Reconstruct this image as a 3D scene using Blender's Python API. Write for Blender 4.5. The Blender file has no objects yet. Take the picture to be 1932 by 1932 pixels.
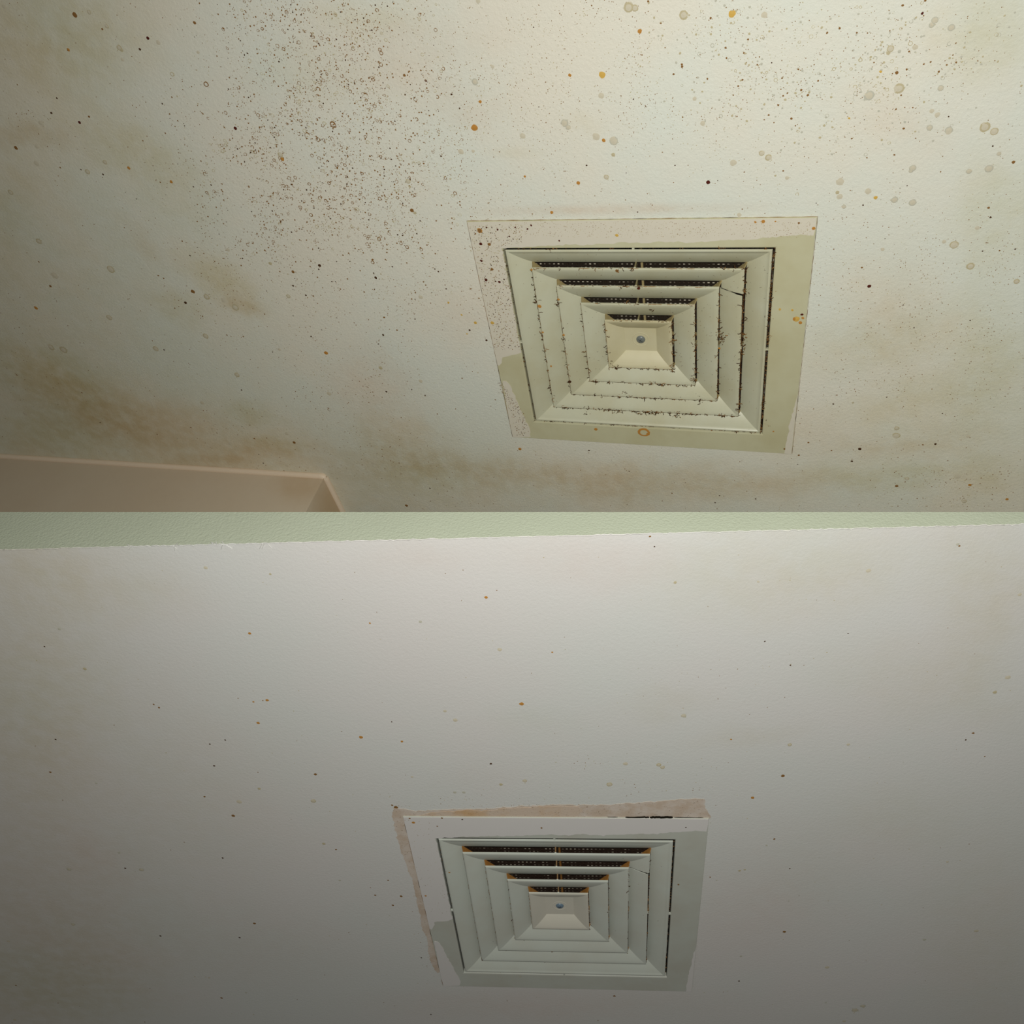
import bpy, bmesh, math, random
from mathutils import Vector, Matrix, noise as mnoise
C = bpy.context.scene.collection
scn = bpy.context.scene

# ------------------------------------------------------------------ camera
F = 1644.2732897            # focal length in pixels of a 1932 px frame
PP = 966.0
def rodrigues(v):
    v = Vector(v); return Matrix.Rotation(v.length, 3, v.normalized())
POSE = {'U': ((0.8407735, 0.3030859, -0.0420988), (0.2467951, -0.3216024, 1.6830047), 0.887154, 1.0), 'L': ((0.6239193, 0.0774648, -0.0512879), (0.1058497, 0.8755167, 1.9068270), 1.135766, 0.753812)}
n_low = rodrigues(POSE['L'][0]) @ Vector((0, 0, 1))     # up of the lower ceiling, in camera axes (x right, y down, z forward)
fwd = (Vector((0, 0, 1)) - n_low * n_low.z).normalized()
right = fwd.cross(n_low)
B = Matrix((right, fwd, n_low))                          # camera axes -> world axes
CAM = Vector((0, 0, 1.40))
def cam2world(p): return B @ Vector(p) + CAM
cd = bpy.data.cameras.new('camera'); cam = bpy.data.objects.new('camera', cd); C.objects.link(cam)
cd.sensor_width = 36; cd.lens = F / 1932 * 36; cd.clip_start = .02
cr = B @ Matrix(((1, 0, 0), (0, -1, 0), (0, 0, -1)))
cam.matrix_world = Matrix.Translation(CAM) @ cr.to_4x4()
scn.camera = cam

# ------------------------------------------------------------------ light
scn.view_settings.view_transform = 'Standard'; scn.view_settings.look = 'None'
scn.view_settings.gamma = 1; scn.view_settings.use_curve_mapping = False
scn.view_settings.exposure = 0.0
w = bpy.data.worlds.new('world'); scn.world = w; w.use_nodes = True
w.node_tree.nodes['Background'].inputs[0].default_value = (1.0, .975, .92, 1)
w.node_tree.nodes['Background'].inputs[1].default_value = 0.108
ld = bpy.data.lights.new('phone_flash', 'SPOT'); lo = bpy.data.objects.new('phone_flash', ld); C.objects.link(lo)
ld.energy = 75; ld.color = (1, .99, .95); ld.shadow_soft_size = .012
ld.spot_size = math.radians(150); ld.spot_blend = 1.0
lp = cam2world((.03, -.05, 0)); aim = cam2world((.20, -.02, 1))
lo.location = lp; lo.rotation_euler = (aim - lp).to_track_quat('-Z', 'Y').to_euler()

# ------------------------------------------------------------------ geometry of the two ceiling planes
FR = {}
for k, (r, t, asp, hs) in POSE.items():
    R = rodrigues(r); t = Vector(t)
    n = R @ Vector((0, 0, 1))
    M = Matrix.Translation(cam2world(t)) @ (B @ R).to_4x4()
    FR[k] = dict(R=R, t=t, n=n, d=n.dot(t), M=M, asp=asp, hs=hs)
def pt(k, px, py, z=0.0):
    """pixel measured in the photograph -> local x, y on the plane of ceiling k (raised by z)"""
    f = FR[k]; ray = Vector(((px - PP) / F, (py - PP) / F, 1))
    s = (f['d'] + z) / f['n'].dot(ray)
    q = f['R'].transposed() @ (ray * s - f['t'])
    return Vector((q.x, q.y))
def depth(k, px, py):
    f = FR[k]; return f['d'] / f['n'].dot(Vector(((px - PP) / F, (py - PP) / F, 1)))

# ------------------------------------------------------------------ helpers
def srgb(r, g, b):
    c = lambda v: v / 12.92 if v <= .04045 else ((v + .055) / 1.055) ** 2.4
    return (c(r / 255), c(g / 255), c(b / 255), 1)
def link(name, me, mats, M=None, parent=None, **props):
    o = bpy.data.objects.new(name, me); C.objects.link(o)
    for m in (mats if isinstance(mats, (list, tuple)) else [mats]): me.materials.append(m)
    if parent is not None: o.parent = parent
    elif M is not None: o.matrix_world = M
    for k, v in props.items(): o[k] = v
    return o
def mesh(name, verts, faces, smooth=False, mi=None):
    me = bpy.data.meshes.new(name); me.from_pydata([tuple(v) for v in verts], [], faces); me.update()
    if smooth:
        me.polygons.foreach_set('use_smooth', [True] * len(me.polygons)); me.set_sharp_from_angle(angle=math.radians(38))
    if mi is not None: me.polygons.foreach_set('material_index', mi)
    return me
class MB:
    def __init__(s): s.v = []; s.f = []; s.m = []
    def box(s, a, b, m=0):
        i = len(s.v)
        s.v += [(x, y, z) for z in (a[2], b[2]) for y in (a[1], b[1]) for x in (a[0], b[0])]
        for q in ((0, 2, 3, 1), (4, 5, 7, 6), (0, 1, 5, 4), (2, 6, 7, 3), (0, 4, 6, 2), (1, 3, 7, 5)):
            s.f.append(tuple(i + j for j in q)); s.m.append(m)
    def slab(s, tri, nrm, th, m=0):
        i = len(s.v); n = len(tri); o = Vector(nrm).normalized() * th / 2
        s.v += [tuple(Vector(p) - o) for p in tri] + [tuple(Vector(p) + o) for p in tri]
        s.f.append(tuple(range(i + n - 1, i - 1, -1))); s.f.append(tuple(range(i + n, i + 2 * n)))
        for a in range(n): b = (a + 1) % n; s.f.append((i + a, i + b, i + n + b, i + n + a))
        s.m += [m] * (n + 2)
    def tube(s, pts, r, m=0, sides=3):
        i = len(s.v)
        for j, p in enumerate(pts):
            p = Vector(p); a = Vector(pts[max(j - 1, 0)]); b = Vector(pts[min(j + 1, len(pts) - 1)])
            d = (b - a); d = d.normalized() if d.length > 1e-9 else Vector((1, 0, 0))
            u = d.orthogonal().normalized(); v = d.cross(u)
            rr = r * (1 if 0 < j < len(pts) - 1 else .5)
            for q in range(sides):
                an = 2 * math.pi * q / sides; s.v.append(tuple(p + (u * math.cos(an) + v * math.sin(an)) * rr))
        for j in range(len(pts) - 1):
            for q in range(sides):
                q2 = (q + 1) % sides
                s.f.append((i + j * sides + q, i + j * sides + q2, i + (j + 1) * sides + q2, i + (j + 1) * sides + q)); s.m.append(m)
        s.f.append(tuple(i + q for q in range(sides))); s.f.append(tuple(i + (len(pts) - 1) * sides + q for q in range(sides - 1, -1, -1))); s.m += [m, m]
    def build(s, name, mats, smooth=False, **kw):
        return link(name, mesh(name, s.v, s.f, smooth, s.m), mats, **kw)

# ------------------------------------------------------------------ materials
class NT:
    def __init__(s, name, rough=.6, spec=.4):
        s.m = bpy.data.materials.new(name); s.m.use_nodes = True; s.t = s.m.node_tree; s.b = s.t.nodes['Principled BSDF']
        s.b.inputs['Roughness'].default_value = rough; s.b.inputs['Specular IOR Level'].default_value = spec
        s.co = s.n('ShaderNodeTexCoord').outputs['Object']
    def n(s, ty, **kw):
        x = s.t.nodes.new(ty)
        for k, v in kw.items(): setattr(x, k, v)
        return x
    def put(s, sock, v):
        if hasattr(v, 'is_output') or isinstance(v, bpy.types.NodeSocket): s.t.links.new(v, sock)
        else: sock.default_value = v
    def noise(s, scale, detail=3, rough=.5, co=None, out=0, dist=0):
        x = s.n('ShaderNodeTexNoise'); s.put(x.inputs['Vector'], co or s.co); x.inputs['Scale'].default_value = scale
        x.inputs['Detail'].default_value = detail; x.inputs['Roughness'].default_value = rough; x.inputs['Distortion'].default_value = dist
        return x.outputs[out]
    def rng(s, v, a, b, c=0., d=1., smooth=True):
        x = s.n('ShaderNodeMapRange'); x.interpolation_type = 'SMOOTHSTEP' if smooth else 'LINEAR'
        for i, q in enumerate((v, a, b, c, d)): s.put(x.inputs[i], q)
        return x.outputs[0]
    def math(s, op, a, b=0.):
        x = s.n('ShaderNodeMath', operation=op); s.put(x.inputs[0], a); s.put(x.inputs[1], b); return x.outputs[0]
    def vmath(s, op, a, b, out=0):
        x = s.n('ShaderNodeVectorMath', operation=op); s.put(x.inputs[0], a); s.put(x.inputs[1], b); return x.outputs[out]
    def mix(s, f, a, b, mode='MIX'):
        x = s.n('ShaderNodeMix', data_type='RGBA', blend_type=mode)
        s.put(x.inputs[0], f); s.put(x.inputs[6], a); s.put(x.inputs[7], b); return x.outputs[2]
    def bump(s, h, strength, dist=.001, prev=None):
        x = s.n('ShaderNodeBump'); x.inputs['Strength'].default_value = strength; x.inputs['Distance'].default_value = dist
        s.put(x.inputs['Height'], h)
        if prev is not None: s.put(x.inputs['Normal'], prev)
        s.put(s.b.inputs['Normal'], x.outputs[0]); return x.outputs[0]
    def col(s, c): s.put(s.b.inputs['Base Color'], c); return s.m
def plain(name, c, rough=.7, var=.12, scale=60, spec=.3):
    t = NT(name, rough, spec)
    d = tuple(v * (1 - var) for v in c[:3]) + (1,)
    return t.col(t.mix(t.noise(scale, 4), d, c))

def blob_mask(t, k, co, cx, cy, rx, ry, rot, soft=.35):
    """soft-edged mask for a stain or a painted light tint: an ellipse round one place on the ceiling, its edge broken by noise already in co"""
    a = math.radians(rot); c = pt(k, cx, cy)
    u = pt(k, cx + rx * math.cos(a), cy + rx * math.sin(a)) - c
    v = pt(k, cx - ry * math.sin(a), cy + ry * math.cos(a)) - c
    det = u.x * v.y - u.y * v.x
    A = (v.y / det, -v.x / det, 0); Bv = (-u.y / det, u.x / det, 0)
    p = t.vmath('SUBTRACT', co, (c.x, c.y, 0))
    x = t.vmath('DOT_PRODUCT', p, A, 'Value'); y = t.vmath('DOT_PRODUCT', p, Bv, 'Value')
    l = t.math('SQRT', t.math('ADD', t.math('MULTIPLY', x, x), t.math('MULTIPLY', y, y)))
    return t.rng(l, 1.0, soft, 0., 1.)
def ceiling_material(name, k, base, base2, stains_and_light, bump=.25, mott=(2.2, .5)):
    t = NT(name, .62, .35)
    wob = t.vmath('SUBTRACT', t.noise(5, 5, .6, out=1), (.5, .5, .5)); wob = t.vmath('MULTIPLY', wob, (.16, .16, 0))
    co = t.vmath('ADD', t.co, wob)
    c = t.mix(t.rng(t.noise(mott[0], 5, .6), .35, .65), base, base2)
    grain = t.noise(26, 5, .65)
    for cx, cy, rx, ry, rot, st, colr in stains_and_light:
        m = blob_mask(t, k, co if ry > 15 else t.co, cx, cy, rx * 1.25, ry * 1.25, rot, 0.)
        m = t.math('MULTIPLY', m, t.rng(grain, .25, .7, .35 * st, .8 * st))
        c = t.mix(m, c, colr, 'MULTIPLY')
    fine = t.noise(420, 3, .6)
    c = t.mix(t.rng(fine, .3, .7, 0, .10), c, (.80, .78, .70, 1), 'MULTIPLY')
    t.bump(t.noise(190, 4, .6), bump, .0022)
    return t.col(c)
S = srgb
OL = S(226, 214, 172); BR = S(228, 204, 166); PK = S(240, 214, 196); GN = S(222, 228, 200); LT = S(235, 225, 190)
stU = [(450, 880, 620, 110, 0, .35, BR), (1250, 930, 700, 60, 0, .25, BR), (40, 300, 330, 420, 0, .30, OL), (150, 800, 420, 260, 10, .40, OL), (700, 960, 900, 130, 0, .25, OL), (1850, 850, 260, 200, 0, .25, OL), (60, 40, 300, 160, 0, .3, OL),  # broad OL blobs paint the yellow light gradient at left and corners
      # centre px, radii px, tilt, strength, colour of stain or light tint
    (250, 285, 170, 60, 25, .55, OL), (60, 265, 110, 34, 8, .55, BR), (340, 385, 120, 60, 35, .35, OL), (120, 90, 190, 110, 10, .45, OL),
    (420, 540, 110, 42, 38, .75, OL), (455, 585, 60, 25, 15, .6, BR), (330, 580, 90, 30, 20, .45, OL), (270, 470, 90, 40, 40, .3, BR),
    (110, 720, 190, 60, 22, .8, OL), (220, 790, 260, 60, 14, .8, BR), (90, 820, 170, 50, 3, .6, OL), (430, 870, 240, 30, -6, .6, BR),
    (470, 785, 70, 28, 10, .55, OL), (520, 840, 70, 26, -5, .5, OL), (700, 730, 110, 80, 20, .42, PK), (770, 830, 130, 55, 10, .5, BR),
    (830, 880, 230, 40, 0, .55, BR), (790, 900, 160, 60, 5, .5, OL), (1050, 905, 260, 38, 3, .55, BR), (1330, 915, 330, 40, 2, .5, BR),
    (760, 90, 230, 90, -10, .35, PK), (860, 185, 130, 60, 10, .35, PK), (1150, 397, 330, 13, -1, .6, PK), (870, 590, 90, 60, 20, .2, PK),
    (1880, 60, 120, 120, 30, .5, OL), (1700, 250, 150, 70, 20, .25, PK), (1880, 420, 90, 130, 0, .45, OL), (1680, 600, 130, 140, 10, .38, BR),
    (1650, 650, 230, 60, -10, .3, OL), (1860, 690, 100, 140, 5, .5, OL), (1700, 770, 190, 50, -8, .45, OL), (1690, 840, 240, 30, -6, .5, BR),
    (1640, 900, 220, 35, -5, .6, OL), (1860, 890, 90, 40, -5, .45, OL), (1080, 240, 60, 26, 5, .22, OL), (970, 290, 60, 14, 0, .25, OL),
    (690, 30, 120, 40, 5, .4, LT), (560, 130, 120, 70, 0, .2, GN), (1500, 820, 110, 60, 0, .3, BR), (20, 430, 60, 160, 0, .3, OL)]
stL = [(20, 1300, 260, 520, 0, .22, OL), (60, 1850, 420, 200, 0, .25, OL), 
    (150, 1100, 260, 90, 10, .35, LT), (60, 1350, 160, 260, 0, .35, LT), (300, 1500, 330, 200, 20, .25, LT), (120, 1780, 260, 150, 20, .30, BR),
    (60, 1880, 260, 90, 0, .4, OL), (1500, 1080, 330, 110, -5, .40, LT), (1850, 1150, 120, 200, 0, .40, LT), (1750, 1300, 260, 90, 10, .22, LT),
    (1120, 1060, 230, 60, 3, .22, PK), (780, 1060, 130, 50, 0, .18, PK), (1420, 1390, 130, 30, -8, .18, OL), (1250, 1330, 120, 30, -5, .16, OL),
    (1000, 1370, 130, 40, 0, .14, GN), (180, 1620, 120, 60, 20, .25, PK), (1700, 1560, 130, 80, 0, .2, LT), (500, 1790, 200, 90, 10, .2, PK),
    (1470, 1690, 260, 120, -30, .22, PK), (1020, 1900, 420, 36, 0, .25, PK), (900, 1470, 100, 40, 0, .1, PK), (1860, 1800, 160, 220, 0, .25, LT)]
m_cu = ceiling_material('mouldy_ceiling_paint', 'U', S(230, 225, 208), S(224, 227, 214), stU, .42)
m_cl = ceiling_material('cleaned_ceiling_paint', 'L', S(222, 219, 214), S(218, 220, 214), stL, .22, (1.3, .4))
t = NT('green_wall_paint', .45, .4)
m_gr = t.mix(t.noise(9, 4), S(190, 198, 176), S(198, 206, 184)); t.bump(t.noise(240, 4, .5), .6, .002); m_gr = t.col(m_gr)
t = NT('pink_beige_wall_paint', .5, .35)
c_ = t.mix(t.noise(6, 5, .6), S(206, 188, 162), S(214, 200, 178)); t.bump(t.noise(200, 3), .15, .001)
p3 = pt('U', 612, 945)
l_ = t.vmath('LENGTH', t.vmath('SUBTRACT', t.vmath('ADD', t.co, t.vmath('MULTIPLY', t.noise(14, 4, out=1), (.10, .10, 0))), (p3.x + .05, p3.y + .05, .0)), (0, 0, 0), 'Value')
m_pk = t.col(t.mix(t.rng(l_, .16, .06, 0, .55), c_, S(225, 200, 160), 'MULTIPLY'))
m_bead = plain('pink_beige_bead_paint', S(236, 216, 190), .4, .04, 20)

def enamel(name, c, c2, rough=.38):
    t = NT(name, rough, .45)
    q = t.mix(t.rng(t.noise(7, 4, .6), .35, .7), c, c2)
    t.bump(t.noise(90, 3, .5), .05, .001)
    return t.col(q)
MV = {'U': dict(plate=enamel('warm_cast_grey_green_enamel', S(205, 202, 168), S(196, 190, 152), .45),  # upper vent enamels carry the warm light cast in their base colour
                blade=enamel('warm_cast_blade_enamel', S(206, 206, 180), S(198, 194, 162)),
                pan=enamel('warm_cast_pan_enamel', S(210, 203, 168), S(200, 190, 150)),
                rib=plain('dusty_rib_enamel', S(150, 138, 100), .7, .4, 60),
                web=plain('dusty_web_enamel', S(178, 160, 112), .7, .35, 90),
                film=plain('overlapping_ceiling_paint', S(224, 217, 198), .6, .06, 40),
                wire=plain('dark_dusty_screen', S(46, 36, 24), .9, .5, 200),
                screw=plain('weathered_screw_steel', S(120, 126, 122), .35, .2, 80, .6)),
      'L': dict(plate=enamel('grey_green_enamel', S(196, 200, 188), S(190, 190, 176), .45),
                blade=enamel('pale_blade_enamel', S(208, 214, 202), S(204, 206, 192)),
                pan=enamel('pale_pan_enamel', S(214, 210, 194), S(208, 206, 190)),
                rib=plain('rusty_rib_enamel', S(150, 118, 78), .7, .4, 60),
                web=plain('rusty_web_enamel', S(176, 122, 58), .75, .45, 90),
                film=plain('overlapping_white_paint', S(224, 221, 216), .6, .03, 40),
                wire=plain('brown_dusty_screen', S(56, 38, 26), .9, .5, 200),
                screw=plain('bluish_screw_steel', S(110, 132, 148), .3, .2, 80, .6))}
m_dark = plain('gap_shade_dark', S(30, 26, 18), .95, .3, 30, .1)  # dark colour stands for shade in duct, slot, cracks and screw recess
t = NT('dusty_duct_lining', .9, .1)
m_lin = t.col(t.mix(t.rng(t.noise(45, 4, .6),    .45, .64), S(60, 48, 36), S(212, 202, 180)))
SP = [plain('mould_dark', S(84, 56, 32), .9, .3, 300, .1), plain('mould_brown', S(150, 110, 62), .9, .3, 300, .1), plain('mould_tan', S(200, 189, 154), .9, .15, 300, .1),
      plain('droplet_orange', S(200, 142, 66), .5, .2, 200), plain('mould_grey', S(200, 198, 180), .9, .12, 300, .1), plain('droplet_dark_red', S(88, 34, 22), .4, .2, 200),
      plain('droplet_yellow', S(218, 178, 88), .5, .12, 200), plain('mould_faint', S(214, 206, 182), .9, .12, 300, .1)]
DK, BN, TN, OR, GY, RD, YE, FT = range(8)

# ------------------------------------------------------------------ ceilings, fascia, soffit, bead
def ceil(k, quad, m, name):
    f = FR[k]; z = .003; h = .262
    v = [(*pt(k, *q, z), z) for q in quad] + [(x * h, y * h * f['asp'], z) for x, y in ((-1, -1), (1, -1), (1, 1), (-1, 1))]
    me = mesh(name, v, [(0, 4, 5, 1), (1, 5, 6, 2), (2, 6, 7, 3), (3, 7, 4, 0)])
    return link(name, me, m, M=f['M'], kind='structure')
EDGE = lambda x: 1036.7 - .02492 * (x - 10)
cu = ceil('U', ((-900, -600), (3000, -600), (3000, 1400), (-900, 1400)), m_cu, 'ceiling')
cl = ceil('L', ((-900, EDGE(-900)), (3000, EDGE(3000)), (3000, 2300), (-900, 2300)), m_cl, 'ceiling')
f = FR['L']; vs = []
rnd = random.Random(3)
xs = (-900, 400, 1200, 2100, 2750, 3000)
for x in xs:
    p = pt('L', x, EDGE(x), .003); q = f['R'] @ Vector((p.x, p.y, .003)) + f['t']; H = max(.003, -q.y / f['n'].y)
    for dy in (0, .022):
        for z in (.003, .003 + H): vs.append((p.x, p.y + dy, z))
fs = []
for i in range(5):
    a, b = 4 * i, 4 * i + 4
    fs += [(a, b, b + 1, a + 1), (a + 1, b + 1, b + 3, a + 3), (a + 2, a + 3, b + 3, b + 2)]
fs += [(0, 1, 3, 2), (20, 22, 23, 21)]
link('wall_far', mesh('wall_far', vs, fs), m_gr, M=f['M'], kind='structure')
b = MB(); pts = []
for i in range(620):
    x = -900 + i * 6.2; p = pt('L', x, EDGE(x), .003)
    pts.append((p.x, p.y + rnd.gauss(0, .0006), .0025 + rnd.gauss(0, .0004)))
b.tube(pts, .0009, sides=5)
for x in (246, 410, 424, 500, 333):
    for _ in range(4):
        p = pt('L', x + rnd.uniform(-8, 8), EDGE(x), .003)
        b.tube([(p.x, p.y, .002), (p.x + rnd.uniform(-.012, .012), p.y + rnd.uniform(-.008, .010), 0.001)], .0012)
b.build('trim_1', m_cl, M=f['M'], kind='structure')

f = FR['U']; Z = .003; D = -.27
P0, P1, P2, P3 = pt('U', -900, 805), pt('U', 613, 899), pt('U', 690, 1052), pt('U', -900, 1052)
poly = [P0, P1, P2, P3]
vs = [(*p, Z + .02) for p in poly] + [(*p, D) for p in poly]
link('wall_left', mesh('wall_left', vs, [(0, 1, 5, 4), (1, 2, 6, 5), (2, 3, 7, 6), (3, 0, 4, 7), (4, 5, 6, 7)]), m_pk, M=f['M'], kind='structure')
b = MB()
def lerp(a, c, t): return a + (c - a) * t
def rounded():
    out = [lerp(P0, P1, i / 46) for i in range(46)]
    a = lerp(P1, P0, .012 / (P1 - P0).length); c = lerp(P1, P2, .012 / (P2 - P1).length)
    for i in range(7):
        t_ = i / 6; out.append(a * (1 - t_) ** 2 + P1 * 2 * t_ * (1 - t_) + c * t_ ** 2)
    return out + [lerp(P1, P2, i / 10) for i in range(2, 11)]
b.tube([(p.x, p.y - .001, Z - .004) for p in rounded()], .0085, sides=10)
b.build('trim_2', m_bead, smooth=True, M=f['M'], kind='structure')

# ------------------------------------------------------------------ ceiling vents
SLOT, RING, LOW, UPS, TOP = .24, (.2360, .1917, .1491, .1063, .0636), .0020, (.1938, .1510, .1077, .0647, .0306), .0216
CX, CY = -.0016, .0021
SG = ((-1, -1), (1, -1), (1, 1), (-1, 1))
def make_vent(k, label, seed):
    f = FR[k]; asp, hs = f['asp'], f['hs']; mv = MV[k]; rnd = random.Random(seed)
    root = bpy.data.objects.new('ceiling_vent', None); C.objects.link(root); root.matrix_world = f['M']; root.empty_display_size = .1
    root['label'] = label; root['category'] = 'air vent'; root['group'] = 'square louvred ceiling vents'
    def sc(x, y, z): return (x + CX, (y + CY) * asp, z * hs)
    # mounting plate: square frame with rounded arrises
    prof = [(.3, .003), (.3, .0008), (.2992, 0), (SLOT + .003, 0), (SLOT + .0008, .0006), (SLOT, .003), (SLOT, .012), (SLOT + .004, .012), (SLOT + .004, .003)]
    v = []; fc = []
    for i, (x, y) in enumerate(SG):
        for r, z in prof:
            c = 0 if r > .29 else 1
            v.append((x * r + CX * c, (y * r + CY * c) * asp, z))
    n = len(prof)
    for i in range(4):
        for j in range(n - 1):
            a = i * n + j; b_ = ((i + 1) % 4) * n + j; fc.append((a, b_, b_ + 1, a + 1))
    link('mounting_plate', mesh('mounting_plate', v, fc), mv['plate'], parent=root)
    # louvre rings
    def profile(i):
        R, u, z0 = RING[i], UPS[i], LOW
        if i == 0:
            z0 = .0; p = [(R, .0032), (R, .0012), (R - .0012, 0), (R - .0042, 0), (R - .0055, .0012)]
        else:
            p = [(R, z0 + .0042), (R, z0 + .0008), (R - .0010, z0), (R - .0036, z0 + .0002)]
        r0, zz = p[-1]
        for q in range(1, 8):
            t_ = q / 7; p.append((lerp(r0, u, t_), zz + (TOP - zz) * (.62 * t_ + .38 * t_ * t_)))
        if i < 4: p += [(u, TOP + .0014), (lerp(R, u, .5), TOP * .55 + .0035), (R - .0012, z0 + .0048)] if i else [(u, TOP + .0014), (R - .003, .0045)]
        return p
    for i in range(5):
        p = profile(i); v = []; fc = []
        for s in range(4):
            cr = [[(SG[q][0] * r, SG[q][1] * r, z) for r, z in p] for q in (s, (s + 1) % 4)]
            if i == 1 and s == 1:      # the right-hand blade is cracked across near its upper corner
                yo, yi = -.1330, -.1345
                R_, u_ = RING[1], UPS[1]
                def cut(r, g): tt = (R_ - r) / (R_ - u_); return lerp(yo + g, yi + g * .2, tt)
                A = [(r, cut(r, -.0026), z) for r, z in p]; Bq = [(r, cut(r, .0026), z) for r, z in p]
                Bq = [(x - .0022, y, z + .0008) for x, y, z in Bq]
                segs = [(cr[0], A), (Bq, cr[1])]
            else: segs = [cr]
            for a_, b_ in segs:
                o = len(v); v += [sc(*q) for q in a_] + [sc(*q) for q in b_]; m_ = len(p)
                for j in range(m_ - 1): fc.append((o + j, o + m_ + j, o + m_ + j + 1, o + j + 1))
                if i < 4: fc.append((o + m_ - 1, o + 2 * m_ - 1, o + m_, o))
                if len(segs) == 2: fc.append(tuple(o + j for j in range(m_)) if a_ is Bq else tuple(o + m_ + j for j in range(m_ - 1, -1, -1)))
        if i == 4:
            o = len(v); u = UPS[4]; v += [sc(x * u, y * u, TOP) for x, y in SG]; fc.append((o, o + 1, o + 2, o + 3))
        link('centre_pan' if i == 4 else ('core_frame' if i == 0 else 'louvre_ring'),
             mesh('ring', v, fc, True), mv['pan' if i == 4 else 'blade'], parent=root)
    b = MB(); R_, u_ = RING[1], UPS[1]; ps = []  # dark tubes paint the shade inside the blade's open crack
    for q in range(9):
        tt = q / 8; ps.append(sc(lerp(u_, R_, tt) - .001, -.1343 + .0016 * tt + rnd.gauss(0, .0004), lerp(TOP, LOW, tt) - .0004))
    b.tube(ps[:5], .0007 if k == 'U' else .0005, sides=4); b.build('crack', m_dark, parent=root)
    b = MB(); b.tube(ps[4:], .0017 if k == 'U' else .0009, sides=4); b.build('crack', m_dark, parent=root)
    b = MB(); g0 = UPS[3] + .001; b.tube([sc(g0 + d, g0 + d, lerp(TOP, LOW, d / .04) - .0004) for d in (0, .004, .008, .012)], .0012, sides=4)
    b.build('crack', m_dark, parent=root)
    # triangular webs in the corners and at the middle of each side
    for i in range(4):
        R1, u0, u1 = RING[i + 1], UPS[i], UPS[i + 1]
        for x, y in SG:
            b = MB(); b.slab([sc(x * (u0 + .001), y * (u0 + .001), TOP + .001), sc(x * u1, y * u1, TOP + .001), sc(x * (R1 - .0015), y * (R1 - .0015), LOW + .0025)], (x, -y, 0), .002)
            b.build('corner_web', mv['web'], parent=root)
        for x, y in ((0, -1), (1, 0), (0, 1), (-1, 0)):
            b = MB(); e = R1 - .001
            tri = [(u0 + .001, TOP + .001), (max(u1, .03), TOP + .001), (e - .004, LOW + .006), (e, LOW + .002), (e + .0025, LOW + .006)]
            b.slab([sc(x * r, y * r, z) for r, z in tri], (abs(y), abs(x), 0), .0026)
            b.build('centre_rib', mv['rib'], parent=root)
            b = MB(); b.slab([sc(x * q_, y * q_, z_) for q_, z_ in ((e - .0075, LOW + .0085), (e - .002, LOW + .0005), (e + .0015, LOW + .0005), (e + .0022, LOW + .0045))], (abs(y), abs(x), 0), .0036)
            b.build('rib_tip', mv['blade'], parent=root)
    for x, y in ((0, -1), (1, 0), (0, 1), (-1, 0)):
        b = MB(); r0, r1 = RING[0] - .002, SLOT + .001
        xs_ = sorted((x * r0, x * r1)) if x else (-.002, .002); ys_ = sorted((y * r0, y * r1)) if y else (-.002, .002)
        b.box(sc(xs_[0], ys_[0], .0008), sc(xs_[1], ys_[1], .006)); b.build('bridge_tab', mv['blade'], parent=root)
    # screen, lining, duct neck
    b = MB(); N = 54; W = .235; pit = 2 * W / N; zz = .047
    for i in range(N + 1):
        a = -W + i * pit; bw = pit * .25
        b.box(sc(a - bw, -W, zz), sc(a + bw, W, zz + .0012)); b.box(sc(-W, a - bw, zz + .0012), sc(W, a + bw, zz + .0024))
    b.build('mesh_screen', mv['wire'], parent=root)
    b = MB(); b.box(sc(.0045, -W, zz - .006), sc(.0085, W, zz - .0005)); b.box(sc(-W, -.002, zz - .006), sc(W, .002, zz - .0005)); b.build('screen_bar', mv['web'], parent=root)
    b = MB(); b.box(sc(-W - .01, -W - .01, .066), sc(W + .01, W + .01, .070)); b.build('duct_lining', m_lin, parent=root)
    b = MB(); o = SLOT + .004
    for x0, y0, x1, y1 in ((-o - .006, -o - .006, o + .006, -o), (-o - .006, o, o + .006, o + .006), (-o - .006, -o, -o, o), (o, -o, o + .006, o)):
        b.box(sc(x0, y0, .006), sc(x1, y1, .10))
    b.box(sc(-o, -o, .095), sc(o, o, .10)); b.build('duct_neck', m_dark, parent=root)
    # screw
    v = []; fc = []; seg = 20; rings = [(.0088, 0), (.0082, .0017), (.0062, .0031), (.0034, .0040), (.0012, .0043)]
    for r, h in rings:
        for q in range(seg): an = 2 * math.pi * q / seg; v.append((CX + r * math.cos(an), CY * asp + r * math.sin(an), (TOP) * hs - h))
    for i in range(4):
        for q in range(seg): q2 = (q + 1) % seg; fc.append((i * seg + q, (i + 1) * seg + q, (i + 1) * seg + q2, i * seg + q2))
    fc.append(tuple(4 * seg + q for q in range(seg)))
    so = link('screw', mesh('screw', v, fc, True), mv['screw'], parent=root)
    b = MB(); z = TOP * hs - .0044
    for q in (.5, .5 + math.pi / 2):
        d = Vector((math.cos(q), math.sin(q), 0)) * .0045; c = Vector((CX, CY * asp, z)); b.tube([c - d, c + d], .0007, sides=4)
    b.build('drive_recess', m_dark, parent=so)
    v = []; fc = []; seg = 28
    for r, h in ((.0165, .0), (.0160, .0003), (.0150, .0003), (.0145, 0)):
        for q in range(seg): an = 2 * math.pi * q / seg; v.append((CX + r * math.cos(an), CY * asp + r * math.sin(an), TOP * hs - h))
    for i in range(3):
        for q in range(seg): q2 = (q + 1) % seg; fc.append((i * seg + q, (i + 1) * seg + q, (i + 1) * seg + q2, i * seg + q2))
    link('washer_rim', mesh('washer_rim', v, fc, True), mv['pan'], parent=root)
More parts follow.
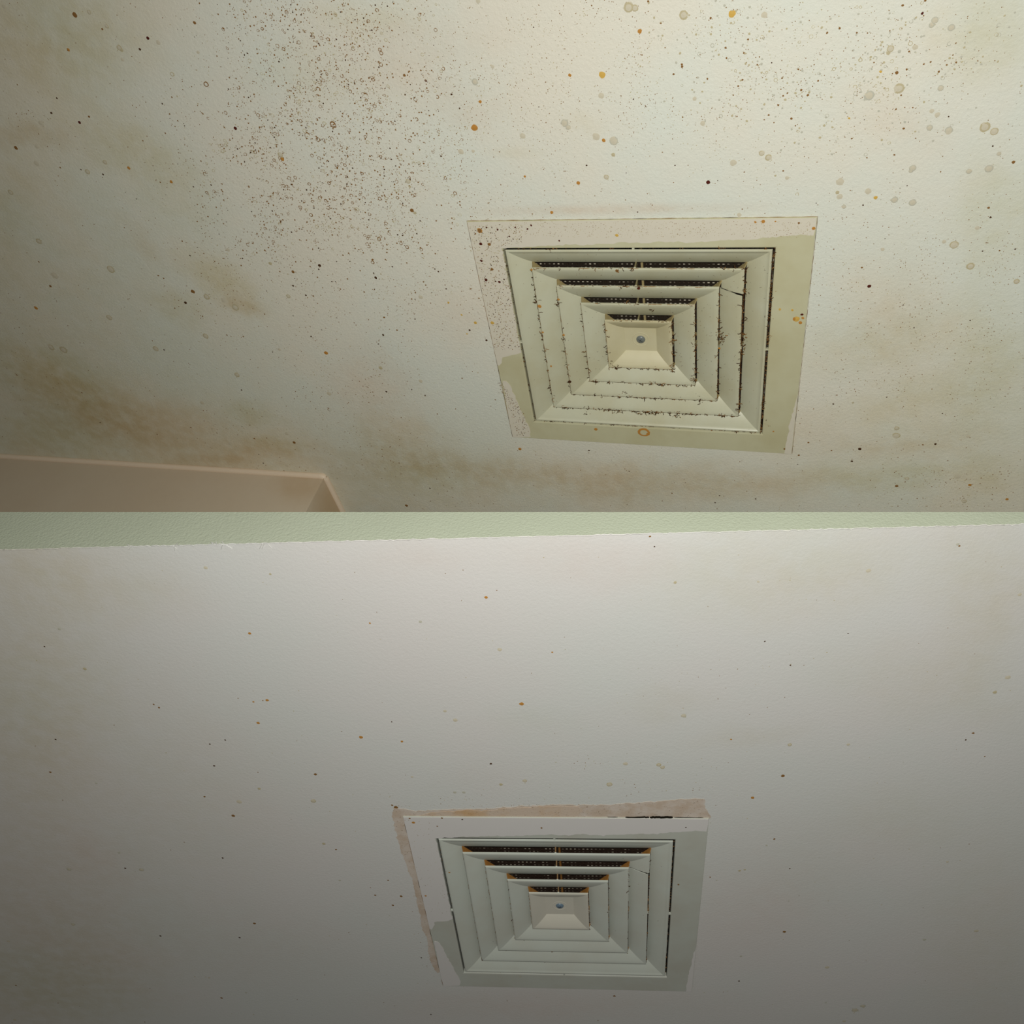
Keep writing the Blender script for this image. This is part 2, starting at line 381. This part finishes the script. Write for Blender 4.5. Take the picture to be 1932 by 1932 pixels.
    # ceiling paint that laps onto the plate (outlines measured on the upper vent)
    a0 = FR['U']['asp']
    top = [(881.4, 419), (1540.6, 410), (1540, 424), (1535, 444), (1510, 443), (1480, 445), (1450, 447), (1420, 452), (1375, 452), (1340, 455), (1300, 457), (1250, 455), (1225, 459),
           (1180, 457), (1150, 459), (1120, 461), (1060, 462), (1010, 465), (985, 466), (947, 469), (952, 492), (960, 530), (968, 580), (976, 625), (984, 664), (975, 669), (960, 671), (948, 673),
           (947, 684), (942, 690), (938, 688), (930, 650), (905, 530)]
    low = [(948, 718), (955, 719), (960, 724), (966, 734), (971, 747), (978, 762), (986, 780), (993, 796), (1000, 808), (1001, 824), (966.5, 825)]
    rgt = [(1505.5, 743), (1502, 755), (1498, 767), (1494, 785), (1490, 800), (1485, 825), (1480, 856), (1493, 857)]
    for outl in (top, low, rgt):
        ring = []
        for i, a in enumerate(outl):
            a = pt('U', *a); c = pt('U', *outl[(i + 1) % len(outl)]); nseg = max(1, int((c - a).length / .006))
            for j in range(nseg):
                p = lerp(a, c, j / nseg); p.y /= a0
                for ax in (0, 1): p[ax] = max(-.2993, min(.2993, p[ax]))
                inner = max(abs(p.x), abs(p.y)) < .297
                if inner: p += Vector((rnd.gauss(0, .0009), rnd.gauss(0, .0009)))
                ring.append(Vector((p.x, p.y * asp)))
        bm = bmesh.new(); vv = [bm.verts.new((p.x, p.y, -.0001)) for p in ring]; fa = bm.faces.new(vv)
        ex = bmesh.ops.extrude_face_region(bm, geom=[fa]); bmesh.ops.translate(bm, verts=[e for e in ex['geom'] if isinstance(e, bmesh.types.BMVert)], vec=(0, 0, -.0006))
        bmesh.ops.triangulate(bm, faces=[q for q in bm.faces if len(q.verts) > 4]); bmesh.ops.recalc_face_normals(bm, faces=bm.faces[:])
        me = bpy.data.meshes.new('paint_overlap'); bm.to_mesh(me); bm.free()
        link('paint_overlap', me, mv['film'], parent=root)
    # dust strands on the lips
    b = MB()
    for i in range(0, 5):
        R = RING[i] + (.0015 if i == 0 else 0)
        for s in range(4):
            dens = ({0: 26, 1: 100, 2: 110, 3: 50} if k == 'U' else {0: 0, 1: 30, 2: 3, 3: 6})[s]
            for _ in range(int(dens * (R / .2) * (1.6 if i == 0 and s == 1 else 1))):
                t_ = rnd.random(); (x0, y0), (x1, y1) = SG[s], SG[(s + 1) % 4]
                p = Vector(((x0 + (x1 - x0) * t_) * R, (y0 + (y1 - y0) * t_) * R, LOW + rnd.uniform(-.001, .002)))
                big = rnd.random() < .16 and k == 'U'
                for _s in range(rnd.randint(3, 6) if big else rnd.choice((1, 1, 2))):
                    q = p.copy(); ps = [sc(*q)]; ang = rnd.uniform(0, 6.28); L = rnd.uniform(.0008, .0026) * (1.35 if big else 1) * (1 if k == 'U' else .6)
                    for _t in range(rnd.randint(1, 4)):
                        ang += rnd.gauss(0, 1.0); q = q + Vector((math.cos(ang) * L, math.sin(ang) * L, rnd.uniform(-.001, .0008))); ps.append(sc(*q))
                    b.tube(ps, rnd.uniform(.00035, .0008) * (1.2 if big else 1), rnd.choice((0, 0, 1)))
    if k == 'U':
        for px, py, n_, sp_ in ((1363, 640, 26, .006), (1361, 632, 12, .004), (1406, 550, 22, .005), (1403, 640, 16, .005), (1405, 652, 10, .004), (1165, 775, 26, .010), (1145, 773, 14, .008), (1238, 779, 22, .010), (1275, 784, 14, .008), (1230, 585, 9, .003),
                              (1310, 606, 8, .003), (1269, 700, 12, .002), (1455, 560, 30, .010), (1452, 600, 40, .014), (1450, 635, 30, .010), (1458, 500, 22, .010), (1448, 800, 14, .006), (1205, 780, 10, .006), (1204, 540, 6, .002), (1165, 511, 8, .003),
                              (1320, 752, 12, .008), (1230, 723, 10, .008), (1292, 728, 8, .004), (1180, 740, 8, .004), (1110, 780, 8, .006)):
            c = pt('U', px, py, LOW); c.y /= asp; c -= Vector((CX, CY))
            for _n in range(n_):
                q = Vector((c.x + rnd.gauss(0, sp_ * (.22 if 1448 < px < 1460 else .6)), c.y + rnd.gauss(0, sp_ * (1 if px > 1300 else .3)), LOW - rnd.uniform(0, .002))); ang = rnd.uniform(0, 6.28); ps = [sc(*q)]
                for _t in range(rnd.randint(1, 3)):
                    ang += rnd.gauss(0, 1.1); L = rnd.uniform(.0008, .0024); q = q + Vector((math.cos(ang) * L, math.sin(ang) * L, rnd.uniform(-.001, .0005))); ps.append(sc(*q))
                b.tube(ps, rnd.uniform(.0004, .0009), rnd.choice((0, 0, 1)))
    for _ in range(190 if k == 'U' else 14):      # loose flecks on the blades
        i = rnd.randint(0, 3); t_ = rnd.uniform(.1, .9); s = rnd.choice((1, 1, 3, 0)); (x0, y0), (x1, y1) = SG[s], SG[(s + 1) % 4]
        r = lerp(RING[i] - .005, UPS[i], t_); z = (TOP * (.62 * t_ + .38 * t_ * t_)) - .001; u = rnd.random()
        q = Vector(((x0 + (x1 - x0) * u) * r, (y0 + (y1 - y0) * u) * r, z)); an = rnd.uniform(0, 6.28); L = rnd.uniform(.001, .0035)
        b.tube([sc(*q), sc(*(q + Vector((math.cos(an) * L, math.sin(an) * L, 0))))], .0004, rnd.choice((0, 1)))
    if b.v: b.build('dust_strand', [SP[DK], SP[BN]], parent=root, kind='stuff')
    # grime beads along the lips
    b = MB()
    for i in range(1, 5):
        R = RING[i]
        for s in ((0, 1, 2, 3) if k == 'U' else (1, 3)):
            (x0, y0), (x1, y1) = SG[s], SG[(s + 1) % 4]; t_ = .0
            while t_ < 1:
                L = rnd.uniform(.01, .06) if k == 'U' else rnd.uniform(.01, .03)
                if rnd.random() < ((.55, .9, .75, .9) if k == 'U' else (0, .45, 0, .4))[s]:
                    ps = []
                    for q in range(5):
                        u = min(1, t_ + L * q / 4); ps.append(sc((x0 + (x1 - x0) * u) * (R + rnd.gauss(0, .0003)), (y0 + (y1 - y0) * u) * (R + rnd.gauss(0, .0003)), LOW + .001))
                    b.tube(ps, rnd.uniform(.0004, .0008) * ((1, 1.25, .8, .9)[s]), rnd.choice((0, 0, 1)) if s == 1 else rnd.choice((1, 1, 2)))
                t_ += L
    for s in range(4):
        for t_ in range(24):
            if k == 'L' and (s != 3 or rnd.random() < .5): continue
            (x0, y0), (x1, y1) = SG[s], SG[(s + 1) % 4]; e = .3008
            ps = [((x0 + (x1 - x0) * (t_ + q) / 24) * e, (y0 + (y1 - y0) * (t_ + q) / 24) * e * asp, .0018) for q in (0, .5, 1)]
            b.tube(ps, rnd.uniform(.0003, .0006), rnd.choice((1, 1, 0)) if s != 2 else 2)
    b.build('grime_line', [SP[DK], SP[BN], SP[TN]], parent=root, kind='stuff')
    return root
vU = make_vent('U', 'warm-tinted louvred ceiling vent furred with dark dust, on the mould-speckled upper ceiling', 5)
vL = make_vent('L', 'clean pale louvred ceiling vent with rusty corner webs, ringed by a brown paint stain', 6)

# ------------------------------------------------------------------ stained band of old paint round the lower vent, crack above it
t = NT('stained_old_paint', .8, .2)
g = t.rng(t.noise(7, 4, .6), .40, .62)
c_ = t.mix(g, S(210, 192, 172), S(206, 168, 120)); c_ = t.mix(t.rng(t.noise(260, 3, .7), .60, .72, 0, .8), c_, S(120, 88, 56)); t.bump(t.noise(200, 4), .3, .001)
m_old = t.col(c_)
m_old2 = None
t = NT('pinkish_old_paint', .8, .2)
c_ = t.mix(t.rng(t.noise(30, 4, .6), .35, .65), S(214, 202, 188), S(202, 184, 164)); c_ = t.mix(t.rng(t.noise(200, 3, .75), .60, .70, 0, .7), c_, S(118, 96, 72)); t.bump(t.noise(200, 4), .3, .001)
m_old2 = t.col(c_)
def film(k, outl, m, name, parent, seed, z0=.003, th=.0005, jit=.0011):
    rnd = random.Random(seed); ring = []
    for i, a in enumerate(outl):
        a = pt(k, *a, .003); c = pt(k, *outl[(i + 1) % len(outl)], .003); nseg = max(1, int((c - a).length / .006))
        for j in range(nseg): ring.append(lerp(a, c, j / nseg) + Vector((rnd.gauss(0, jit), rnd.gauss(0, jit))))
    bm = bmesh.new(); vv = [bm.verts.new((p.x, p.y, z0 - .0001)) for p in ring]; fa = bm.faces.new(vv)
    ex = bmesh.ops.extrude_face_region(bm, geom=[fa]); bmesh.ops.translate(bm, verts=[e for e in ex['geom'] if isinstance(e, bmesh.types.BMVert)], vec=(0, 0, -th))
    bmesh.ops.triangulate(bm, faces=[q for q in bm.faces if len(q.verts) > 4]); bmesh.ops.recalc_face_normals(bm, faces=bm.faces[:])
    me = bpy.data.meshes.new(name); bm.to_mesh(me); bm.free(); o = link(name, me, m, parent=parent); return o
o = film('L', [(742, 1524), (790, 1530), (826, 1528), (880, 1526), (914, 1526), (950, 1523), (984, 1521), (1054, 1517.5), (1100, 1518), (1146, 1518), (1190, 1515), (1216, 1513.5), (1260, 1510), (1304, 1507), (1329, 1508),
               (1331, 1525), (1341, 1543), (1335, 1546), (1000, 1545), (766, 1544), (780, 1602), (797, 1675), (816, 1760), (832, 1830), (826, 1836), (818, 1824), (811, 1812), (805, 1770), (797, 1754), (791, 1720), (787, 1701), (779, 1664),
               (765, 1627), (754, 1596), (746, 1569), (741, 1540)], m_old2, 'old_paint_patch', cl, 4)
o['label'] = 'pinkish brown speckled band of old paint'
o = film('L', [(790, 1537), (826, 1530.5), (880, 1527.5), (914, 1529), (950, 1525), (984, 1523), (1054, 1520), (1090, 1521), (1100, 1530), (1080, 1543), (1000, 1544.5), (800, 1542)], m_old, 'rust_stain', cl, 8, z0=.0025)
o['label'] = 'orange brown stain along the top edge of the plate'
b = MB(); rnd = random.Random(9)
def crackline(k, seq, r, z, jit=.0006):
    ps = []
    for i in range(len(seq) - 1):
        a, c = pt(k, *seq[i], .003), pt(k, *seq[i + 1], .003)
        for j in range(8): q = lerp(a, c, j / 8); ps.append((q.x, q.y + rnd.gauss(0, jit), z))
    return ps
b.tube(crackline('L', [(1180, 1541), (1216, 1540.6), (1226, 1541)], 0, .0015), .0016, sides=4)
b.tube(crackline('L', [(1226, 1541), (1250, 1540.5), (1272, 1540.6)], 0, .0015), .0024, sides=4)
b.tube(crackline('L', [(1100, 1541.2), (1180, 1541.2)], 0, .002), .0007, sides=4)
b.tube(crackline('L', [(1272, 1541), (1338, 1543)], 0, .002), .0008, sides=4)
b.build('ceiling_crack', m_dark, parent=cl)

# ------------------------------------------------------------------ mould specks and dried droplets
class Specks:
    def __init__(s, k): s.k = k; s.b = MB(); s.r = random.Random(11 if k == 'U' else 12)
    def add(s, px, py, r, m, ring=False, rx=1., plate=False, z=None):
        k = s.k; rn = s.r; z = z if z is not None else (-.0007 if plate else .003); c = pt(k, px, py, z)
        if not plate and abs(c.x) < .3005 and abs(c.y) < .3005 * FR[k]['asp']: return
        sc = depth(k, px, py) / F; R = r * sc * 1.05; an0 = rn.uniform(0, 6.28); v = s.b.v; i0 = len(v)
        if not ring and r >= 4 and m in (TN, GY) and not plate:
            s.add(px, py, r, m, True); m = FT
            for _ in range(int(r)): s.add(px + rn.gauss(0, r * .5), py + rn.gauss(0, r * .45), rn.uniform(.5, 1.1), TN)
            i0 = len(v)
        if ring:
            n = 11; gap = rn.choice((0, 0, 1, 3)); inn = rn.uniform(.62, .80)
            for q in range(n):
                a = an0 + 6.283 * q / n; w = R * rn.uniform(.9, 1.1); ww = R * inn * rn.uniform(.93, 1.07)
                v.append((c.x + math.cos(a) * w * rx, c.y + math.sin(a) * w, z - .0002)); v.append((c.x + math.cos(a) * ww * rx, c.y + math.sin(a) * ww, z - .0004))
            for q in range(n - gap):
                q2 = (q + 1) % n; s.b.f.append((i0 + 2 * q, i0 + 2 * q + 1, i0 + 2 * q2 + 1, i0 + 2 * q2)); s.b.m.append(m)
        else:
            n = 5 if r < 1.3 else (7 if r < 3 else 12); jit = .25 if r < 3 else .13
            for q in range(n):
                a = an0 + 6.283 * q / n; w = R * rn.uniform(1 - jit, 1 + jit); v.append((c.x + math.cos(a) * w * rx, c.y + math.sin(a) * w, z - .0001))
            v.append((c.x, c.y, z - .0002 - min(.0008, R * .06)))
            for q in range(n): s.b.f.append((i0 + q, i0 + n, i0 + (q + 1) % n)); s.b.m.append(m)
U = Specks('U'); rn = U.r
def g2(x, y, cx, cy, rx, ry, rot=0):
    a = math.radians(rot); dx, dy = x - cx, y - cy; u = (dx * math.cos(a) + dy * math.sin(a)) / rx; v = (-dx * math.sin(a) + dy * math.cos(a)) / ry
    return math.exp(-(u * u + v * v))
def cl_noise(x, y, s=60.): return max(0, min(1.6, .8 + 1.5 * mnoise.noise(Vector((x / s, y / s, 3.1)))))
def dmain(x, y): return min(1, g2(x, y, 640, 230, 130, 250, -8) + .9 * g2(x, y, 520, 330, 150, 150, 30) + .7 * g2(x, y, 560, 60, 130, 60) + .55 * g2(x, y, 760, 300, 90, 120)) * cl_noise(x, y)
def dfine(x, y): return min(1, .9 * g2(x, y, 700, 330, 260, 260) + .8 * g2(x, y, 830, 480, 130, 120) + .55 * g2(x, y, 1000, 150, 320, 160) + .75 * g2(x, y, 1500, 150, 260, 130) + .8 * g2(x, y, 1680, 610, 170, 170) + .7 * g2(x, y, 1890, 560, 60, 130) + .12) * cl_noise(x, y, 90)
def dright(x, y): return min(1, g2(x, y, 1450, 130, 190, 110, 15) + .8 * g2(x, y, 1640, 120, 150, 100) + .35 * g2(x, y, 1800, 80, 120, 80)) * cl_noise(x, y)
def scatter(n, dens, fn, x0=-40, x1=1972, y0=-40, y1=966):
    k = 0
    while k < n:
        x, y = rn.uniform(x0, x1), rn.uniform(y0, y1)
        if rn.random() < dens(x, y): fn(x, y); k += 1
scatter(3600, dmain, lambda x, y: U.add(x, y, rn.choice((.6, .7, .8, .9, 1.1, 1.5)), rn.choice((DK, BN, BN, BN, BN, TN))), 150, 1100, -10, 640)
scatter(330, dmain, lambda x, y: U.add(x, y, rn.uniform(2.0, 3.8), rn.choice((BN, BN, TN)), True), 380, 900, -10, 480)
scatter(9500, dfine, lambda x, y: U.add(x, y, rn.uniform(.55, 1.05), rn.choice((BN, BN, TN, TN, GY))))
scatter(520, dright, lambda x, y: U.add(x, y, rn.choice((.8, 1., 1.3, 1.8, 2.2)), rn.choice((TN, TN, GY, GY, BN))), 1200, 1972, -10, 420)
scatter(60, dright, lambda x, y: U.add(x, y, rn.uniform(2.4, 4), rn.choice((TN, GY)), True), 1200, 1972, -10, 420)
for cx, cy, rx, ry, n in ((430, 555, 45, 30, 110), (470, 640, 25, 15, 12), (700, 860, 50, 18, 70), (620, 888, 80, 8, 45), (450, 795, 40, 25, 60), (60, 222, 22, 10, 26), (1820, 915, 100, 30, 150), (1780, 900, 50, 12, 60),
                          (640, 690, 60, 40, 90), (690, 740, 80, 70, 160), (860, 930, 40, 20, 30)):
    for _ in range(n): U.add(rn.gauss(cx, rx), min(955, rn.gauss(cy, ry)), rn.uniform(.6, 1.2), rn.choice((BN, TN, TN)))
for _ in range(170): U.add(rn.uniform(0, 1932), rn.uniform(0, 950), rn.uniform(.9, 1.7), rn.choice((DK, BN)))
for _ in range(46): U.add(rn.uniform(0, 1932), rn.uniform(0, 900), rn.uniform(3, 5.5), FT)
NU = [(1136, 141, 6, YE), (1075, 142, 3, OR), (895, 241, 6, OR), (906, 192, 3, OR), (1207, 59, 4, OR), (1139, 265, 3.4, OR), (1157, 292, 3.6, TN), (1091, 345, 3.5, OR), (1144, 334, 4.6, TN), (1041, 401, 3, OR), (1381, 26, 6.5, YE),
      (1336, 344, 3.8, RD), (1602, 223, 2.2, YE), (1652, 373, 3.6, YE), (990, 333, 2.4, OR), (803, 152, 2.4, RD), (763, 142, 2.4, BN), (852, 178, 2, DK), (777, 397, 4, BN), (783, 402, 3, TN), (770, 342, 4.5, TN), (773, 352, 2.6, TN),
      (615, 666, 4, OR), (533, 300, 3.6, OR), (529, 292, 5, TN), (444, 242, 3.2, RD), (279, 72, 3, RD), (264, 93, 2.4, DK), (367, 43, 3, BN), (129, 94, 3, OR), (141, 28, 4.5, BN), (168, 23, 4, TN), (201, 49, 4, TN), (193, 55, 2, BN),
      (225, 90, 5, TN), (229, 94, 3.6, TN), (150, 231, 3, RD), (168, 220, 2.2, BN), (97, 213, 2.5, DK), (30, 279, 3.6, BN), (165, 324, 5, TN), (198, 306, 4.2, TN), (243, 317, 3, OR), (323, 343, 3, OR), (194, 329, 1.9, DK), (153, 320, 1.4, DK),
      (20, 363, 5, TN), (73, 455, 5.5, TN), (209, 508, 7.5, TN), (103, 520, 7, FT), (95, 540, 2.8, BN), (68, 581, 3.6, OR), (350, 571, 3, DK), (364, 550, 4, BN), (206, 599, 5.5, TN), (120, 660, 7.5, TN), (96, 655, 6.5, TN), (294, 658, 5.5, TN),
      (388, 634, 5.5, TN), (390, 560, 6, TN), (444, 580, 7, TN), (447, 707, 5, TN), (381, 760, 4, FT), (718, 694, 3.8, TN), (621, 743, 4.6, FT), (555, 835, 3, BN), (553, 513, 3, BN), (544, 559, 4, TN), (510, 497, 3.4, TN), (603, 501, 3, DK),
      (709, 524, 2.6, DK), (703, 490, 2.2, BN), (553, 539, 2, DK), (577, 557, 1.8, DK), (723, 632, 2.2, DK), (587, 635, 1.6, DK), (714, 649, 1.4, DK), (783, 602, 1.5, DK), (725, 599, 2, BN), (846, 571, 2.2, YE), (871, 594, 2, YE), (897, 609, 3, YE),
      (881, 630, 1.8, YE), (918, 642, 2.2, DK), (886, 623, 2.2, DK), (729, 739, 1.8, DK), (802, 746, 1.6, DK), (767, 954, 3, BN), (1640, 540, 3.5, RD), (1626, 505, 1.8, BN), (1622, 847, 3, DK), (1607, 870, 2.2, DK), (1765, 838, 2.2, DK),
      (1741, 839, 1.6, BN), (1692, 808, 4.5, TN), (1691, 822, 7, TN), (1830, 915, 3, OR), (1819, 946, 4.4, TN), (1900, 942, 3, OR), (1711, 903, 4, TN), (1692, 917, 3, BN), (1507, 859, 2, BN), (1525, 835, 1.7, BN), (1609, 760, 2, TN),
      (1858, 240, 9, TN), (1858, 240, 2, OR), (1876, 248, 7, TN), (1790, 246, 7, GY), (1754, 241, 5.5, GY), (1775, 166, 5.5, GY), (1696, 167, 9, TN), (1640, 180, 9, GY), (1722, 317, 6, GY), (1719, 322, 4, GY), (1866, 318, 7, GY), (1885, 290, 4, GY),
      (1828, 323, 5, GY), (1688, 377, 6, GY), (1722, 382, 6.5, GY), (1800, 462, 7.5, TN), (1831, 502, 7, TN), (1918, 531, 5, TN), (1437, 289, 5, TN), (1450, 297, 6, TN), (1384, 307, 6, FT), (1585, 343, 7, FT), (1638, 361, 5.5, FT),
      (1580, 363, 3.6, TN), (1592, 390, 4, GY), (1912, 306, 3, BN), (1869, 410, 2.2, DK), (1865, 392, 2.4, BN), (1065, 232, 7, GY), (1072, 240, 5, GY), (1158, 266, 8, GY), (1125, 258, 7, FT), (896, 154, 6, GY), (1186, 14, 9, TN), (1198, 15, 6, TN),
      (1290, 28, 8, TN), (1795, 52, 6, GY), (1764, 38, 6, GY), (1758, 47, 5, GY), (1680, 92, 6, TN), (1676, 100, 3.4, TN), (1697, 97, 3, GY), (1740, 25, 2.4, RD), (1584, 53, 2.2, BN), (1692, 137, 3, BN), (1662, 135, 2.6, YE),
      (250, 925, 3, TN), (266, 918, 3, TN), (458, 925, 3.6, TN), (240, 897, 2, TN)]
for q in NU[:-4]: U.add(*q)
for q in ((621, 773, 3.2, BN), (591, 66, 4, BN), (594, 90, 3.4, BN), (325, 140, 4, TN), (389, 159, 5, BN), (600, 168, 4.4, BN), (628, 235, 6, BN), (580, 256, 6, BN), (600, 263, 4.4, BN), (703, 495, 3.6, BN), (420, 285, 3.6, TN)): U.add(*q, True)
# on the upper vent's plate
for _ in range(1500):
    x, y = rn.uniform(884, 985), rn.uniform(424, 660)
    if x > 950 + (y - 470) * .17 and y > 464: continue
    if x < 884 + (y - 420) * .205: continue
    U.add(x, y, rn.uniform(.5, 1.1), rn.choice((BN, TN, DK, TN)), plate=True)
for _ in range(800): U.add(rn.uniform(960, 1530), rn.uniform(418, 448), rn.uniform(.4, .8), rn.choice((BN, TN, TN, TN)), plate=True)
for _ in range(220):
    y = rn.uniform(722, 822); U.add(936 + (y - 720) * .28 + rn.uniform(10, 36) * min(1, (y - 700) / 80), y, rn.uniform(.5, 1), rn.choice((BN, TN, DK)), plate=True)
for x, y, r, m in ((905, 435, 4, BN), (918, 429, 1.7, RD), (939, 433, 2, RD), (897, 441, 1.5, BN), (972, 429, 1.6, RD), (1002, 425, 2, RD), (995, 432, 1.8, RD), (907, 460, 3, RD), (923, 461, 3.2, BN), (908, 492, 2.6, RD), (961, 446, 1.8, RD),
                   (928, 508, 3, BN), (917, 528, 3, RD), (942, 532, 2.4, RD), (935, 531, 1.6, DK), (951, 527, 1.6, DK), (929, 609, 3.4, YE), (1055, 454, 1.8, RD), (1164, 444, 3, YE), (1440, 418, 3.4, OR), (1425, 419, 2.4, OR), (1463, 418, 1.7, OR),
                   (1535, 431, 3.2, OR), (1507, 421, 2, BN), (1503, 602, 5.4, YE), (1500, 602, 4, OR), (1513, 593.5, 2.6, RD), (1514.5, 600, 2.6, OR), (1510, 609, 3.2, OR), (1471, 584, 2.4, YE), (1495, 585, 2.2, YE), (1124, 810, 3.2, OR),
                   (1223, 819, 3.2, OR), (1459, 814, 1.8, OR), (1480, 847, 2, BN), (981, 847, 3, OR)):
    U.add(x, y, r, m, plate=True)
for x, y, q, m in ((1018, 578, 3.6, OR), (1054, 565, 2.4, OR), (1063, 632, 2.4, OR), (1024, 627, 2, OR), (1164, 511, 3, BN), (1205, 544, 3, RD), (1075, 720, 3, DK), (1357, 657, 2.4, OR), (1040, 691, 2, OR), (1003, 509, 2.4, OR)): U.add(x, y, q, m, plate=True, z=.0008)
U.add(1215, 816, 10, OR, True, 1.1, plate=True); U.add(905, 435, 5, OR, True, plate=True)
U.b.build('mould_speck', SP, parent=cu, kind='stuff')

Lw = Specks('L'); rn = Lw.r
NL = [(917, 1127, 3.2, OR), (471, 1195, 3, OR), (698, 1176, 2, OR), (510, 1083, 2.6, TN), (793, 1173, 3, GY), (112, 1187, 3.2, GY), (160, 1262, 3.6, TN), (984, 1328, 4.2, OR), (1042, 1231, 2, OR), (504, 1321, 3, OR), (478, 1324, 2, OR),
      (487, 1364, 3, OR), (681, 1391, 3.6, OR), (758, 1399, 2.5, OR), (425, 1396, 1.6, DK), (396, 1404, 2, DK), (404, 1445, 2, DK), (290, 1329, 2, BN), (739, 1362, 1.5, DK), (1807, 1027, 3, GY), (1810, 1030, 2, BN), (1600, 1195, 1.5, DK),
      (1443, 1210, 1.6, DK), (1491, 1255, 1.7, DK), (1877, 1306, 3.8, TN), (1836, 1383, 2.6, BN), (1822, 1396, 2, DK), (1490, 1405, 4, TN), (1243, 1443, 4.5, TN), (1250, 1448, 4, TN), (1150, 1480, 5.5, TN), (990, 1473, 4, TN), (945, 1480, 3.4, TN),
      (926, 1441, 2.4, DK), (1477, 1464, 3.6, BN), (1420, 1505, 3.2, OR), (1379, 1395, 2, OR), (1290, 1350, 5, GY), (1461, 1583, 2.2, BN), (1446, 1595, 2, GY), (1395, 1643, 2.8, TN), (1405, 1641, 2, TN), (1488, 1700, 1.8, GY), (1490, 1639, 1.6, DK),
      (1480, 1758, 3, BN), (1394, 1851, 2, DK), (1558, 1892, 2.2, GY), (1613, 1906, 6, GY), (1628, 1898, 5, GY), (1398, 1804, 2.4, GY), (1744, 1773, 3, GY), (440, 1539, 3.4, BN), (591, 1511, 5, TN), (489, 1488, 3, TN), (595, 1461, 3, BN),
      (95, 1457, 2.4, BN), (182, 1478, 2.4, GY), (130, 1640, 4.4, GY), (236, 1638, 2, DK), (267, 1641, 4.4, GY), (225, 1609, 2.6, GY), (420, 1619, 2, DK), (611, 1592, 3, TN), (634, 1603, 2, BN), (480, 1742, 3, BN), (452, 1769, 2, DK),
      (303, 1766, 2, DK), (757, 1691, 2.6, BN), (708, 1689, 2, BN), (641, 1661, 2.4, GY), (732, 1661, 1.8, BN), (741, 1708, 2, BN), (795, 1807, 1.8, DK), (418, 1883, 2.6, BN), (464, 1873, 2.4, GY), (813, 1914, 1.8, DK), (138, 1744, 4, GY),
      (1274, 1099, 3, TN), (1226, 1012, 2, BN), (1235, 1031, 1.6, DK), (875, 1495, 3, GY), (858, 1495, 3, GY), (747, 1523, 4, BN), (740, 1519, 2, BN), (1159, 1879, 2.6, BN), (1340, 1655, 1.6, BN), (1352, 1661, 1.8, GY), (30, 1859, 2, BN),
      (105, 1395, 2, DK), (84, 1220, 1.8, DK), (300, 1335, 2, BN), (386, 1503, 2, BN)]
for q in NL: Lw.add(*q)
for _ in range(240): Lw.add(rn.uniform(0, 1932), rn.uniform(1040, 1930), rn.uniform(.6, 1.3), rn.choice((BN, TN, GY, TN)))
for _ in range(22): Lw.add(rn.uniform(0, 1932), rn.uniform(1060, 1930), rn.uniform(2.5, 5), FT)
for cx, cy, rx, ry, n in ((1250, 1500, 90, 40, 60), (900, 1508, 110, 12, 50), (1090, 1435, 40, 12, 30), (1280, 1290, 160, 40, 60), (748, 1530, 8, 12, 26), (1150, 1522, 100, 3, 60), (900, 1531, 60, 3, 60), (800, 1720, 12, 60, 90), (1030, 1520, 60, 2, 60)):
    for _ in range(n): Lw.add(rn.gauss(cx, rx) + (0 if cy != 1720 else 0), rn.gauss(cy, ry), rn.uniform(.5, 1.1), rn.choice((BN, TN, GY)))
for _ in range(260):
    x, y = rn.uniform(764, 880), rn.uniform(1546, 1730); u = (y - 1541) * .244
    if x < 762 + u or x > 820 + u: continue
    Lw.add(x, y, rn.uniform(.4, .8), rn.choice((TN, GY, BN)), plate=True)
for q in ((773, 1544, 2, BN), (780, 1552, 3, OR), (834, 1543.5, 2, BN), (872, 1546, 2, DK), (803, 1690, 2.2, OR), (1022, 1562, 2, BN), (848, 1646, 2, OR), (825, 1559, 1.6, BN), (1294, 1561, 1.5, DK), (981, 1843, 2.4, GY), (1280, 1669, 1.8, BN)): Lw.add(*q, plate=True)
Lw.b.build('mould_speck', SP, parent=cl, kind='stuff')
